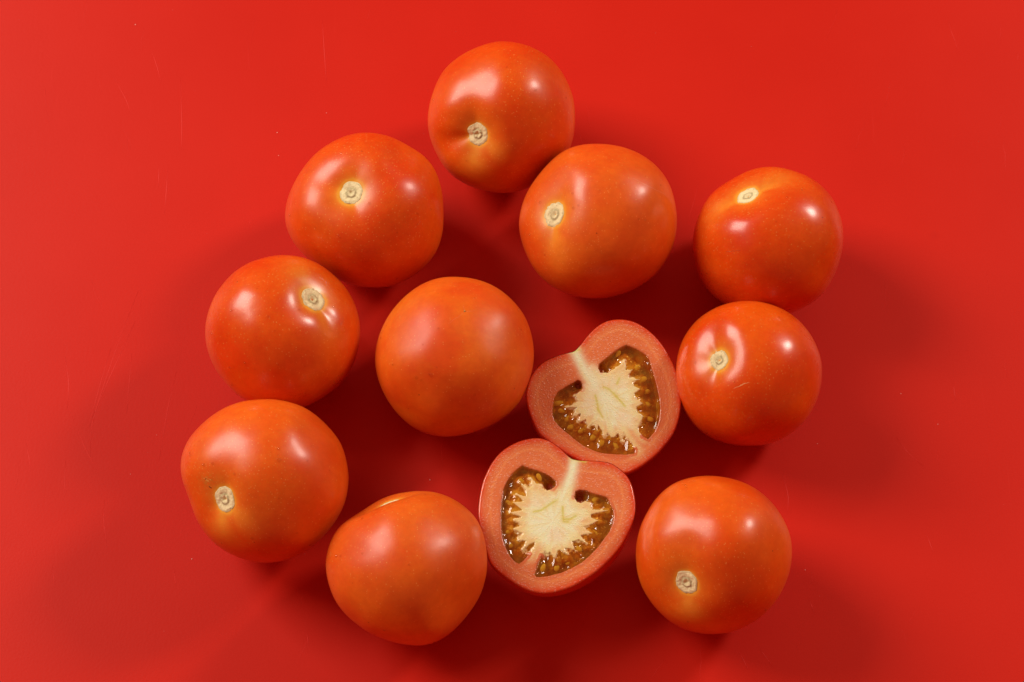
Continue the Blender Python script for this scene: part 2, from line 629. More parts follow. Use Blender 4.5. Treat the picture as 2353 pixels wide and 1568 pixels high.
def skin_marks(root, V, faces, base, marks):
    from mathutils.bvhtree import BVHTree
    bv = BVHTree.FromPolygons([Vector(v) for v in V], [tuple(f) for f in faces])
    o = Vector(CPOS - base)
    for pts, wd, mat in marks:
        pts = np.array(pts, float)
        tt_ = np.linspace(0, len(pts) - 1, 22)
        vs_, fs_ = [], []
        prev = None
        path = []
        for q in tt_:
            x = np.interp(q, np.arange(len(pts)), pts[:, 0]) + RNG.normal(0, 0.5)
            y = np.interp(q, np.arange(len(pts)), pts[:, 1]) + RNG.normal(0, 0.5)
            hit, n, _, _ = bv.ray_cast(o, Vector(ray(x, y)))
            if hit is not None:
                path.append((np.array(hit), np.array(n)))
        for i, (h_, n_) in enumerate(path):
            d_ = path[min(i + 1, len(path) - 1)][0] - path[max(i - 1, 0)][0]
            sd = np.cross(n_, d_); sd /= np.linalg.norm(sd) + 1e-12
            w_ = wd * (0.35 + 0.65 * math.sin(math.pi * (i + 0.5) / len(path))) * RNG.uniform(0.6, 1.2)
            for k_, e_ in ((-1, -0.00006), (0, 0.00005), (1, -0.00006)):
                vs_.append(h_ + sd * w_ * k_ + n_ * e_)
        for i in range(len(path) - 1):
            for k_ in (0, 1):
                fs_.append((i * 3 + k_, i * 3 + k_ + 1, i * 3 + k_ + 4, i * 3 + k_ + 3))
        mesh_obj("scratch", vs_, fs_, mat, root)


def add_bead(vs_, fs_, c, n, r):
    a = np.cross(n, (0.3, 0.5, 0.8)); a /= np.linalg.norm(a)
    b = np.cross(n, a)
    st = len(vs_)
    K = 12
    for el, h in ((1.0, -0.25), (1.0, 0.1), (0.86, 0.42), (0.5, 0.66)):
        for j in range(K):
            th = 2 * math.pi * j / K
            vs_.append(c + (a * math.cos(th) + b * math.sin(th)) * r * el + n * r * h)
    vs_.append(c + n * r * 0.74)
    for q in range(3):
        for j in range(K):
            j2 = (j + 1) % K
            fs_.append((st + q * K + j, st + q * K + j2, st + (q + 1) * K + j2, st + (q + 1) * K + j))
    for j in range(K):
        fs_.append((st + 3 * K + j, st + 3 * K + (j + 1) % K, st + 4 * K))


TOMATOES = [
    dict(seed=1, dull=0.03, ripe=(0.7, 0.0626, 0.003), orange=(0.75, 0.1188, 0.005), label="topmost whole tomato, scar low on its left side in a deep fold",
         axis=(-0.40, -0.28, 0.87), dimple=(0.24, 0.36), valleys=[(200, 0.07, 0.35), (100, 0.05, 0.5)], lobes=(5, 0.4),
         halo=0.27, streaks=[(270, 0.75), (330, 0.5)], scar=0.155, drops=[(1232, 208, 0.0006)],
         outline=trace(1650, 100, Z, [(745, 136), (600, 165), (480, 215), (370, 280), (250, 395), (185, 530), (140, 680), (127, 800), (140, 920), (180, 1030), (240, 1150), (320, 1250), (430, 1325), (560, 1375), (700, 1403), (800, 1407), (870, 1395), (950, 1372), (1080, 1300), (1200, 1190), (1280, 1095), (1330, 1000), (1355, 850), (1358, 760), (1340, 600), (1290, 470), (1210, 340), (1090, 235), (980, 180), (870, 150)])),
    dict(seed=2, dull=0.05, ripe=(0.7, 0.0594, 0.003), orange=(0.75, 0.1134, 0.005), label="whole tomato with its wide round pale scar facing up, upper left of the group",
         axis=(-0.21, 0.28, 0.93), dimple=(0.2, 0.37), valleys=[(150, 0.035, 0.45), (75, 0.02, 0.4), (285, 0.03, 0.4)], lobes=(5, 1.4),
         halo=0.25, scar=0.17, drops=[(848, 467, 0.0007), (989, 482, 0.0006), (960, 492, 0.0005), (980, 365, 0.0005)], beads=26,
         outline=trace(1080, 480, Z, [(800, 108), (680, 120), (560, 165), (440, 235), (340, 325), (260, 430), (190, 550), (145, 670), (125, 770), (130, 860), (155, 950), (200, 1030), (270, 1120), (350, 1190), (480, 1290), (580, 1345), (680, 1380), (800, 1400), (900, 1402), (1010, 1392), (1120, 1350), (1220, 1290), (1310, 1210), (1380, 1120), (1430, 1000), (1450, 860), (1447, 730), (1440, 610), (1405, 480), (1350, 370), (1280, 295), (1170, 225), (1050, 160), (930, 120)])),
    dict(seed=3, marks=[([(1455, 410), (1490, 428), (1525, 445), (1545, 465)], 0.00035, 2)], dull=0.04, ripe=(0.71, 0.081, 0.006), orange=(0.76, 0.1404, 0.009), label="whole tomato with its scar turned left and a faint crease on its right",
         axis=(-0.66, 0.11, 0.74), dimple=(0.16, 0.33), valleys=[(265, 0.045, 0.42), (70, 0.025, 0.5)], lobes=(4, 0.9),
         halo=0.27, streaks=[(275, 0.6)], scar=0.16, beads=18, drops=[(1317, 479, 0.0007), (1329, 472, 0.0005), (1467, 507, 0.0005), (1482, 503, 0.0005)],
         outline=trace(2020, 530, Z, [(740, 97), (620, 108), (510, 145), (420, 205), (340, 285), (250, 400), (180, 510), (140, 620), (118, 740), (120, 830), (150, 940), (190, 1050), (250, 1150), (330, 1240), (430, 1310), (540, 1355), (650, 1382), (760, 1390), (880, 1380), (1000, 1345), (1120, 1290), (1230, 1215), (1330, 1100), (1390, 990), (1425, 870), (1437, 750), (1430, 640), (1405, 520), (1370, 420), (1310, 330), (1220, 240), (1110, 170), (990, 125), (860, 100)])),
    dict(seed=4, marks=[([(1668, 580), (1685, 577), (1702, 576)], 0.00014, 1)], dull=-0.02, ripe=(0.68, 0.0454, 0.002), orange=(0.73, 0.0918, 0.004), label="rightmost whole tomato, its bright scar turned to the back beside a fold",
         axis=(-0.33, 0.76, 0.56), dimple=(0.18, 0.36), valleys=[(20, 0.08, 0.4), (200, 0.05, 0.45)], lobes=(5, 2.0),
         halo=0.27, streaks=[(20, 0.6), (200, 0.55)], scar=0.16,
         outline=trace(2700, 600, Z, [(790, 142), (700, 150), (600, 180), (500, 235), (400, 290), (310, 360), (240, 460), (190, 570), (155, 700), (148, 800), (155, 900), (180, 1000), (230, 1110), (310, 1210), (400, 1280), (520, 1350), (650, 1390), (780, 1400), (900, 1385), (970, 1365), (1060, 1325), (1160, 1270), (1240, 1200), (1310, 1090), (1360, 980), (1395, 850), (1408, 740), (1395, 600), (1360, 490), (1300, 380), (1200, 280), (1090, 210), (1000, 180), (900, 150)])),
    dict(seed=5, dull=-0.01, ripe=(0.68, 0.054, 0.003), orange=(0.74, 0.1134, 0.005), label="whole tomato at the left with its oval scar turned to the upper right",
         axis=(0.46, 0.50, 0.73), dimple=(0.14, 0.34), valleys=[(215, 0.02, 0.5), (310, 0.04, 0.4)], lobes=(4, 0.2),
         halo=0.27, streaks=[(120, 0.5), (300, 0.5)], scar=0.17, beads=22, drops=[(536, 886, 0.0008), (545, 908, 0.0006)],
         outline=trace(760, 960, Z, [(790, 127), (700, 133), (600, 155), (500, 190), (400, 245), (310, 330), (230, 430), (170, 550), (135, 680), (125, 760), (135, 870), (170, 990), (230, 1110), (310, 1210), (380, 1280), (450, 1335), (600, 1400), (750, 1420), (880, 1415), (980, 1390), (1080, 1340), (1180, 1270), (1270, 1190), (1340, 1090), (1390, 980), (1415, 860), (1421, 760), (1410, 640), (1370, 520), (1310, 410), (1230, 320), (1130, 235), (1010, 170), (900, 138)])),
    dict(seed=6, marks=[([(1068, 716), (1055, 728), (1045, 733), (1030, 745)], 0.00016, 2), ([(1068, 716), (1066, 706), (1065, 700)], 0.00013, 2), ([(1068, 716), (1078, 716), (1090, 714)], 0.00013, 2)], dull=0.12, label="smooth whole tomato lying blossom end up in the middle, no scar showing",
         axis=(-0.13, -0.58, -0.80), dimple=(0.13, 0.40), valleys=[], lobes=(5, 0.7), end=(0.035, 0.55), tip=1,
         halo=0.3, scar=0.16, beads=22, drops=[(990, 860, 0.0008), (955, 868, 0.0007), (965, 875, 0.0005), (1009, 755, 0.0005)],
         ripe=(0.7, 0.081, 0.004), orange=(0.76, 0.162, 0.007),
         outline=trace(1450, 1060, Z, [(740, 100), (620, 115), (500, 160), (390, 235), (290, 330), (210, 440), (150, 560), (115, 680), (105, 780), (115, 890), (150, 1010), (210, 1130), (280, 1230), (370, 1320), (470, 1385), (570, 1420), (690, 1437), (800, 1430), (920, 1405), (1040, 1355), (1150, 1300), (1250, 1220), (1330, 1120), (1390, 980), (1425, 850), (1434, 740), (1420, 620), (1380, 480), (1310, 360), (1220, 265), (1120, 190), (1000, 135), (870, 108)])),
    dict(seed=7, marks=[([(1686, 893), (1700, 887), (1712, 881), (1722, 880)], 0.00022, 0)], dull=-0.02, ripe=(0.7, 0.0594, 0.002), orange=(0.75, 0.108, 0.004), label="glossy whole tomato right of the upper cut half, bright ring around its scar",
         axis=(-0.50, 0.22, 0.84), dimple=(0.18, 0.36), valleys=[(105, 0.050, 0.50), (250, 0.045, 0.50)], lobes=(5, 0.1),
         halo=0.24, scar=0.15, beads=8,
         outline=trace(2640, 1150, Z, [(750, 114), (640, 120), (530, 145), (420, 195), (320, 265), (230, 370), (170, 490), (140, 620), (133, 720), (145, 860), (190, 1010), (250, 1110), (340, 1200), (450, 1270), (560, 1305), (680, 1323), (760, 1326), (860, 1318), (960, 1295), (1060, 1245), (1150, 1180), (1230, 1090), (1290, 990), (1335, 870), (1353, 760), (1355, 680), (1335, 560), (1290, 450), (1220, 340), (1130, 250), (1030, 185), (900, 135)])),
    dict(seed=8, marks=[([(467, 1099), (476, 1103), (483, 1110)], 0.0007, 3), ([(472, 1097), (480, 1101), (487, 1105)], 0.0004, 3), ([(480, 1118), (486, 1122)], 0.0005, 1)], dull=0.05, ripe=(0.71, 0.0756, 0.004), orange=(0.76, 0.135, 0.007), label="leftmost whole tomato, with a rough rusty mark above its dark pitted scar",
         axis=(-0.58, -0.26, 0.77), dimple=(0.16, 0.34), valleys=[(80, 0.03, 0.5), (225, 0.05, 0.6)], lobes=(4, 2.2),
         halo=0.25, streaks=[(265, 0.6), (330, 0.5)], scar=0.155, beads=30, cork=[(478, 1105, 17), (486, 1124, 9)],
         drops=[(641, 1060, 0.0009), (488, 1066, 0.0007), (468, 1068, 0.0007), (438, 1046, 0.0007), (538, 1090, 0.0006), (638, 1031, 0.0006)],
         outline=trace(680, 1550, Z, [(800, 100), (680, 107), (560, 130), (430, 185), (310, 270), (200, 375), (130, 480), (95, 590), (86, 690), (105, 790), (150, 900), (190, 1020), (240, 1140), (310, 1240), (400, 1330), (500, 1390), (620, 1440), (760, 1467), (860, 1465), (980, 1440), (1110, 1385), (1230, 1300), (1330, 1190), (1410, 1080), (1465, 950), (1490, 830), (1490, 720), (1475, 610), (1440, 500), (1380, 390), (1300, 310), (1200, 215), (1090, 155), (950, 112)])),
    dict(seed=9, dull=0.09, label="whole tomato at the bottom left of the cut halves, scar edge-on at its back rim",
         axis=(-0.24, 0.955, 0.13), dimple=(0.2, 0.36), valleys=[(180, 0.05, 0.5), (0, 0.03, 0.5)], lobes=(4, 0.0),
         halo=0.15, scar=0.15, beads=16, drops=[(772, 1280, 0.0007), (783, 1279, 0.0005)],
         ripe=(0.7, 0.0918, 0.007), orange=(0.76, 0.1512, 0.01),
         outline=trace(1260, 1900, Z, [(870, 135), (760, 145), (640, 170), (530, 215), (440, 270), (360, 325), (270, 375), (190, 450), (130, 560), (95, 680), (90, 770), (105, 880), (150, 1010), (220, 1130), (310, 1215), (420, 1300), (520, 1350), (640, 1395), (760, 1420), (850, 1430), (950, 1418), (1060, 1375), (1160, 1300), (1260, 1190), (1340, 1080), (1400, 960), (1432, 830), (1440, 720), (1430, 600), (1400, 470), (1350, 370), (1290, 300), (1210, 235), (1110, 180), (990, 142)])),
    dict(seed=10, dull=0.04, ripe=(0.71, 0.0756, 0.003), orange=(0.76, 0.135, 0.006), label="whole tomato at the bottom right with its scar low on its left side",
         axis=(-0.42, -0.42, 0.80), dimple=(0.18, 0.38), valleys=[(90, 0.03, 0.6)], lobes=(5, 1.1),
         halo=0.25, streaks=[(280, 0.75)], scar=0.155, beads=20,
         outline=trace(2500, 1850, Z, [(690, 113), (580, 122), (470, 150), (370, 200), (270, 290), (190, 410), (130, 540), (95, 690), (90, 790), (105, 920), (150, 1060), (220, 1170), (300, 1265), (390, 1340), (500, 1395), (620, 1428), (740, 1437), (860, 1425), (970, 1390), (1060, 1345), (1150, 1280), (1230, 1200), (1300, 1100), (1350, 990), (1390, 850), (1396, 740), (1375, 590), (1320, 470), (1240, 350), (1140, 255), (1020, 180), (880, 135)])),
]
for p in TOMATOES:
    build_tomato(p)

# ---------------------------------------------------------------- the two cut halves
K7 = 700 / 1568.0


def seg_dist(P, A, B):
    d = B - A
    L = (d * d).sum() + 1e-18
    t_ = np.clip(((P - A) @ d) / L, 0, 1)
    q = P - (A + t_[:, None] * d)
    return np.hypot(q[:, 0], q[:, 1])


def poly_dist(P, poly, closed=True, mask=None):
    out = np.full(len(P), 1e9)
    n = len(poly)
    for i in range(n if closed else n - 1):
        if mask is not None and not mask[i]:
            continue
        out = np.minimum(out, seg_dist(P, poly[i], poly[(i + 1) % n]))
    return out


def inside(P, poly):
    x, y = P[:, 0], P[:, 1]
    r = np.zeros(len(P), bool)
    n = len(poly)
    for i in range(n):
        x1, y1 = poly[i]
        x2, y2 = poly[(i + 1) % n]
        if y1 == y2:
            continue
        r ^= ((y1 > y) != (y2 > y)) & (x < (x2 - x1) * (y - y1) / (y2 - y1) + x1)
    return r


def catmull(pts, n=4):
    pts = np.asarray(pts, float)
    N = len(pts)
    out = []
    for i in range(N):
        p0, p1, p2, p3 = (pts[(i + k) % N] for k in (-1, 0, 1, 2))
        for k in range(n):
            t_ = k / n
            out.append(0.5 * (2 * p1 + (p2 - p0) * t_ + (2 * p0 - 5 * p1 + 4 * p2 - p3) * t_ ** 2 + (3 * p1 - p0 - 3 * p2 + p3) * t_ ** 3))
    return np.array(out)


def build_half(h):
    nrm = np.array(h["normal"], float)
    nrm /= np.linalg.norm(nrm)
    ol_px = trace(*h["origin"], K7, h["outline"])
    cpx = (ol_px.min(0) + ol_px.max(0)) / 2
    O = on_table(cpx[0], cpx[1], h["height"])
    ex = np.array([1.0, 0, 0]); ex -= nrm * (ex @ nrm); ex /= np.linalg.norm(ex)
    ey = np.cross(nrm, ex)

    def to2d(pts):
        px = trace(*h["origin"], K7, pts)
        out = []
        for x, y in px:
            d = ray(x, y)
            q = CPOS + d * (((O - CPOS) @ nrm) / (d @ nrm)) - O
            out.append((q @ ex, q @ ey))
        return np.array(out)

    base = np.array([O[0], O[1], 0.0])

    def to3d(uv, z):
        uv = np.asarray(uv)
        return ex * uv[:, :1] + ey * uv[:, 1:2] + nrm * np.asarray(z)[:, None] + (O - base)

    ol = catmull(to2d(h["outline"]), 4)
    root = thing("tomato_half", h["label"], "tomato half", base, "two halves of one cut tomato")

    # polar description of the outline
    NA, NRAD = 384, 120
    a = np.arctan2(ol[:, 1], ol[:, 0])
    r = np.hypot(ol[:, 0], ol[:, 1])
    o = np.argsort(a)
    th = np.arange(NA) * 2 * np.pi / NA - np.pi
    R0 = np.interp(th, np.concatenate([a[o] - 2 * np.pi, a[o], a[o] + 2 * np.pi]), np.tile(r[o], 3))
    cs = np.stack([np.cos(th), np.sin(th)], 1)

    # --- outer skin: a bowl hanging from the rim
    rows = []
    NB = 40
    Rm = R0.mean()
    dirs = []
    for k in range(NB):
        al = (math.pi / 2) * k / (NB - 1)
        bl = math.sin(al)
        rr = (R0 * (1 - bl) + Rm * bl) * (math.cos(al) ** 0.86 if k < NB - 1 else 0.0) * 1.004
        rows.append((rr, math.sin(al) ** 0.94 if k else 0.0))
    depth = h["height"]
    for _ in range(30):
        pts = np.concatenate([to3d(cs * rr[:, None], np.full(NA, -0.0004 - dz * depth)) for rr, dz in rows])
        depth += pts[:, 2].min() * 0.9
    fs = []
    for k in range(NB - 1):
        for j in range(NA):
            j2 = (j + 1) % NA
            fs.append((k * NA + j, (k + 1) * NA + j, (k + 1) * NA + j2, k * NA + j2))
    zer = np.zeros(len(pts))
    mesh_obj("skin", pts, fs, mat_skin("tomato_skin", (0.66, 0.040, 0.005), (0.72, 0.06, 0.006), 0.0, 30 + h["seed"]), root,
             attrs={"halo": zer, "speck": zer, "cork": zer})

    # --- cut face
    sj = np.concatenate([np.linspace(0, 1, NRAD) ** 0.9])
    UV = np.concatenate([cs * (R0 * s_)[:, None] for s_ in sj])
    zz = np.zeros(len(UV))
    d_out = poly_dist(UV, ol)
    locs = []
    for lo in h["locules"]:
        outer, inner = to2d(lo["outer"]), to2d(lo["inner"])
        poly = np.concatenate([outer, inner])
        mo = np.array([i < len(outer) - 1 for i in range(len(poly))])
        locs.append((poly, mo))
    dens_seed = h["seed"]
    wob = 0.0006 * (vnoise(UV + 1, 900, dens_seed) - 0.5) + 0.0004 * (vnoise(UV + 1, 2500, dens_seed + 1) - 0.5)
    loc_in = np.zeros(len(UV))          # 0 flesh .. 1 locule floor
    near_out = np.full(len(UV), 1e9)
    near_in = np.full(len(UV), 1e9)
    hollow = np.zeros(len(UV))          # empty pockets fall away steeply, elsewhere the core slopes gently into the gel
    for q in h["cavities"]:
        dq = np.hypot(*(UV - to2d([q[:2]])[0]).T)
        if q[2] < 0.0015:
            continue
        hollow = np.maximum(hollow, np.exp(-(dq / (1.7 * q[2])) ** 4))
    wide = 0.0060 * (1 - hollow) + 0.0014 * hollow
    for poly, mo in locs:
        ins = inside(UV, poly)
        do = poly_dist(UV, poly, True, mo)
        di = poly_dist(UV, poly, True, ~mo)
        near_out = np.minimum(near_out, do)
        near_in = np.minimum(near_in, di)
        so = np.where(ins, do, -do)
        si = np.where(ins, di, -di)
        sg = np.where(ins, 1.0, -1.0)
        f = np.minimum(smooth(-0.0002, 0.0010, sg * do + 0.3 * wob), smooth(-0.0012 * (1 - hollow), wide, sg * di + 2.0 * wob))
        f = np.where(ins | (np.minimum(do, di) < 0.0007), f, 0)
        loc_in = np.maximum(loc_in, f)
    zz = -0.0038 * loc_in
    zz += 0.00004 * (vnoise(UV + 2, 1100, dens_seed + 5) - 0.5) * (1 - loc_in)
    zz -= 0.0005 * smooth(0.0007, 0.0, d_out) ** 2             # rounded rim
    # --- colour of the flesh
    c_rim = np.array(lin(210, 66, 26))
    c_per = np.array(lin(217, 121, 71))
    c_ring = np.array(lin(230, 148, 88))
    c_core = np.array(lin(230, 240, 202))
    c_pink = np.array(lin(226, 182, 132))
    c_green = np.array(lin(188, 196, 62))
    c_floor = np.array(lin(196, 118, 26))
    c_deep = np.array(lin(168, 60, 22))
    n1 = vnoise(UV + 1, 260, dens_seed + 7)
    n2 = vnoise(UV + 1, 900, dens_seed + 8)
    # radial streaks of the core
    cc = to2d([h["centre"]])[0]
    ang = np.arctan2(UV[:, 1] - cc[1], UV[:, 0] - cc[0])
    rad = np.hypot(UV[:, 0] - cc[0], UV[:, 1] - cc[1])
    st = vnoise(np.stack([ang * 9, rad * 160], 1) + 20, 1.0, dens_seed + 9)
    W = lambda w_, A_, B_: A_ * (1 - w_[:, None]) + B_ * w_[:, None]
    c = W(smooth(0.0, 0.0034, d_out + 0.0012 * (n1 - 0.5)), c_rim[None].repeat(len(UV), 0), c_per[None].repeat(len(UV), 0))
    c = W(0.55 * np.exp(-((d_out - 0.0046 + 0.0008 * (n1 - .5)) / 0.0005) ** 2), c, c_ring)
    # dusky band along the locule walls
    c = W(0.35 * np.exp(-(near_out / 0.0012) ** 2) * (loc_in < 0.5), c, lin(176, 84, 44))
    d_stem = poly_dist(UV, to2d(h["stem"]), False)
    core_poly = to2d(h["core"])
    ci = inside(UV, core_poly)
    dc = poly_dist(UV, core_poly)
    sdc = np.where(ci, dc, -dc)
    pink = smooth(-0.0040, 0.0015, sdc + 0.0022 * (st - 0.5))
    c = W(0.8 * pink, c, c_pink)
    core = smooth(-0.0018, 0.0024, sdc + 0.0030 * (st - 0.5) + 0.0008 * (n2 - .5))
    stw = np.exp(-(d_stem / (0.0019 + 0.0006 * n1)) ** 2)
    core = np.maximum(core, stw)
    c = W(core, c, c_core)
    c = W(0.30 * smooth(0.5, 0.8, st) * pink, c, lin(225, 205, 120))
    blush = vnoise(UV + 3, 130, dens_seed + 30)
    c = W(0.28 * smooth(0.42, 0.75, blush) * core * (1 - stw), c, lin(228, 184, 148))
    for v_ in h["veins"]:
        dv = poly_dist(UV, to2d(v_), False)
        c = W(0.75 * np.exp(-(dv / 0.00042) ** 2), c, c_green)
        c = W(0.35 * np.exp(-(dv / 0.0016) ** 2), c, lin(222, 206, 110))
    lip = np.exp(-(near_in / 0.0030) ** 2) * (near_out > 0.0012)
    c = W(0.7 * lip, c, lin(230, 226, 160))
    # inside the seed chambers
    inner_glow = np.exp(-(near_in / 0.0030) ** 2)
    cfl = W(inner_glow * 0.35, np.repeat(c_floor[None], len(UV), 0), lin(228, 180, 96))
    ray_n = vnoise(np.stack([ang * 5.5, rad * 60], 1) + 40, 1.0, dens_seed + 12)
    cfl = W(0.85 * smooth(0.55, 0.25, ray_n), cfl, lin(158, 68, 18))
    cfl = W(0.25 * smooth(0.58, 0.85, ray_n), cfl, lin(214, 178, 78))
    cfl = W(0.6 * smooth(0.5, 0.8, n1), cfl, lin(168, 128, 30))
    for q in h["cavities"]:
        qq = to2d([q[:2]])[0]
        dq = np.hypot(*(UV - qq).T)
        cfl = W(np.exp(-(dq / q[2]) ** 2), cfl, c_deep)  # floor turns darker and redder towards each cavity
    into = np.where(loc_in > 0.02, near_in, 0)                  # how far past the edge of the core
    fib = vnoise(np.stack([ang * 14, rad * 90], 1) + 60, 1.0, dens_seed + 14)
    fade = smooth(-0.0003, 0.0022, into + 0.0025 * hollow + 0.0030 * (fib - 0.5) + 0.0016 * (ray_n - 0.5))
    c = W(np.where(near_out < 0.0010, smooth(0.05, 0.3, loc_in), fade * smooth(0.01, 0.06, loc_in)), c, cfl)
    fs = []
    for k in range(NRAD - 1):
        for j in range(NA):
            j2 = (j + 1) % NA
            fs.append((k * NA + j, k * NA + j2, (k + 1) * NA + j2, (k + 1) * NA + j))
    # turn the face down into the skin at the rim
    V3 = to3d(UV, zz)
    edge = to3d(cs * (R0 * 0.996)[:, None], np.full(NA, -0.004))
    V3 = np.concatenate([V3, edge])
    c = np.concatenate([c, np.repeat(c_rim[None], NA, 0)])
    k = NRAD - 1
    for j in range(NA):
        j2 = (j + 1) % NA
        fs.append((k * NA + j, k * NA + j2, (k + 1) * NA + j2, (k + 1) * NA + j))
    mesh_obj("flesh", V3, fs, M_FLESH, root, colors={"flesh": np.clip(c, 0, 1)})

    # --- gel and seeds
    rs = np.random.default_rng(h["seed"])
    seeds = [to2d([q[:2]])[0] for q in h["seeds"]]
    for (poly, mo) in locs:
        stp = 0.00022
        lo_, hi_ = poly.min(0) - 0.001, poly.max(0) + 0.001
        nx, ny = int((hi_[0] - lo_[0]) / stp) + 2, int((hi_[1] - lo_[1]) / stp) + 2
        gx, gy = np.meshgrid(lo_[0] + np.arange(nx) * stp, lo_[1] + np.arange(ny) * stp, indexing="ij")
        G = np.stack([gx.ravel(), gy.ravel()], 1)
        ins = inside(G, poly)
        do = poly_dist(G, poly, True, mo)
        dd = poly_dist(G, poly)
        keep = (ins | (dd < 0.0005)).reshape(nx, ny)
        hz = -0.00045 + 0.0008 * np.exp(-(do / 0.0007) ** 2)
        hz += 0.0013 * (vnoise(G + 1, 260, h["seed"] + 21) - 0.5) + 0.00042 * (vnoise(G + 1, 620, h["seed"] + 22) - 0.5)
        for q in seeds:
            hz += 0.00055 * np.exp(-(((G - q) / 0.0014) ** 2).sum(1))
        for q in h["cavities"]:
            qq = to2d([q[:2]])[0]
            hz -= (0.0045 if q[2] > 0.0015 else 0.0006) * np.exp(-(((G - qq) / (q[2] * 0.8)) ** 2).sum(1))
        hz = np.minimum(hz, -0.00008)
        hz = np.where(ins, hz, -0.0012)
        cell = keep[:-1, :-1] & keep[1:, :-1] & keep[:-1, 1:] & keep[1:, 1:]
        used = np.zeros((nx, ny), bool)
        used[:-1, :-1] |= cell; used[1:, :-1] |= cell; used[:-1, 1:] |= cell; used[1:, 1:] |= cell
        idx = -np.ones((nx, ny), int)
        idx[used] = np.arange(used.sum())
        nU = int(used.sum())
        Gu, hu = G[used.ravel()], hz[used.ravel()]
        top = to3d(Gu, hu)
        bot = to3d(Gu, np.full(nU, -0.0070))
        fs = []
        edges = {}
        ii, jj = np.where(cell)
        for i, j in zip(ii, jj):
            q = (idx[i, j], idx[i + 1, j], idx[i + 1, j + 1], idx[i, j + 1])
            fs.append(q)
            fs.append(tuple(x + nU for x in reversed(q)))
            for e in range(4):
                a_, b_ = q[e], q[(e + 1) % 4]
                if (b_, a_) in edges:
                    del edges[(b_, a_)]
                else:
                    edges[(a_, b_)] = 1
        for a_, b_ in edges:
            fs.append((b_, a_, a_ + nU, b_ + nU))
        mesh_obj("seed_gel", np.concatenate([top, bot]), fs, M_GEL, root)
    # one seed shape, shared by all the seeds of this half
    sv, sf = [], []
    for i in range(9):
        t_ = math.pi * i / 8
        for j in range(12):
            f_ = 2 * math.pi * j / 12
            wdt = math.sin(t_) * (0.78 + 0.22 * math.cos(t_))
            sv.append((0.00205 * math.cos(t_), 0.00135 * wdt * math.cos(f_), 0.00080 * wdt * math.sin(f_)))
    for i in range(8):
        for j in range(12):
            j2 = (j + 1) % 12
            sf.append((i * 12 + j, i * 12 + j2, (i + 1) * 12 + j2, (i + 1) * 12 + j))
    first = None
    for q, spec in zip(seeds, h["seeds"]):
        if first is None:
            so_ = mesh_obj("seed", sv, sf, M_SEED, root)
            first = so_
        else:
            so_ = first.copy()
            COL.objects.link(so_)
            so_.parent = root
        v = q - cc
        an = math.atan2(v[1], v[0]) + rs.uniform(-0.35, 0.35)
        e1 = ex * math.cos(an) + ey * math.sin(an)
        up_ = nrm + 0.25 * (ex * rs.uniform(-1, 1) + ey * rs.uniform(-1, 1))
        e3 = up_ - e1 * (up_ @ e1); e3 /= np.linalg.norm(e3)
        e2 = np.cross(e3, e1)
        pos = to3d(np.array([q]), np.array([spec[2]]))[0]
        k_ = rs.uniform(0.85, 1.1)
        m = Matrix([[e1[i] * k_, e2[i] * k_, e3[i] * k_, pos[i]] for i in range(3)] + [[0, 0, 0, 1]])
        so_.matrix_local = m
    # dry speck of stem tissue at the notch
    return root


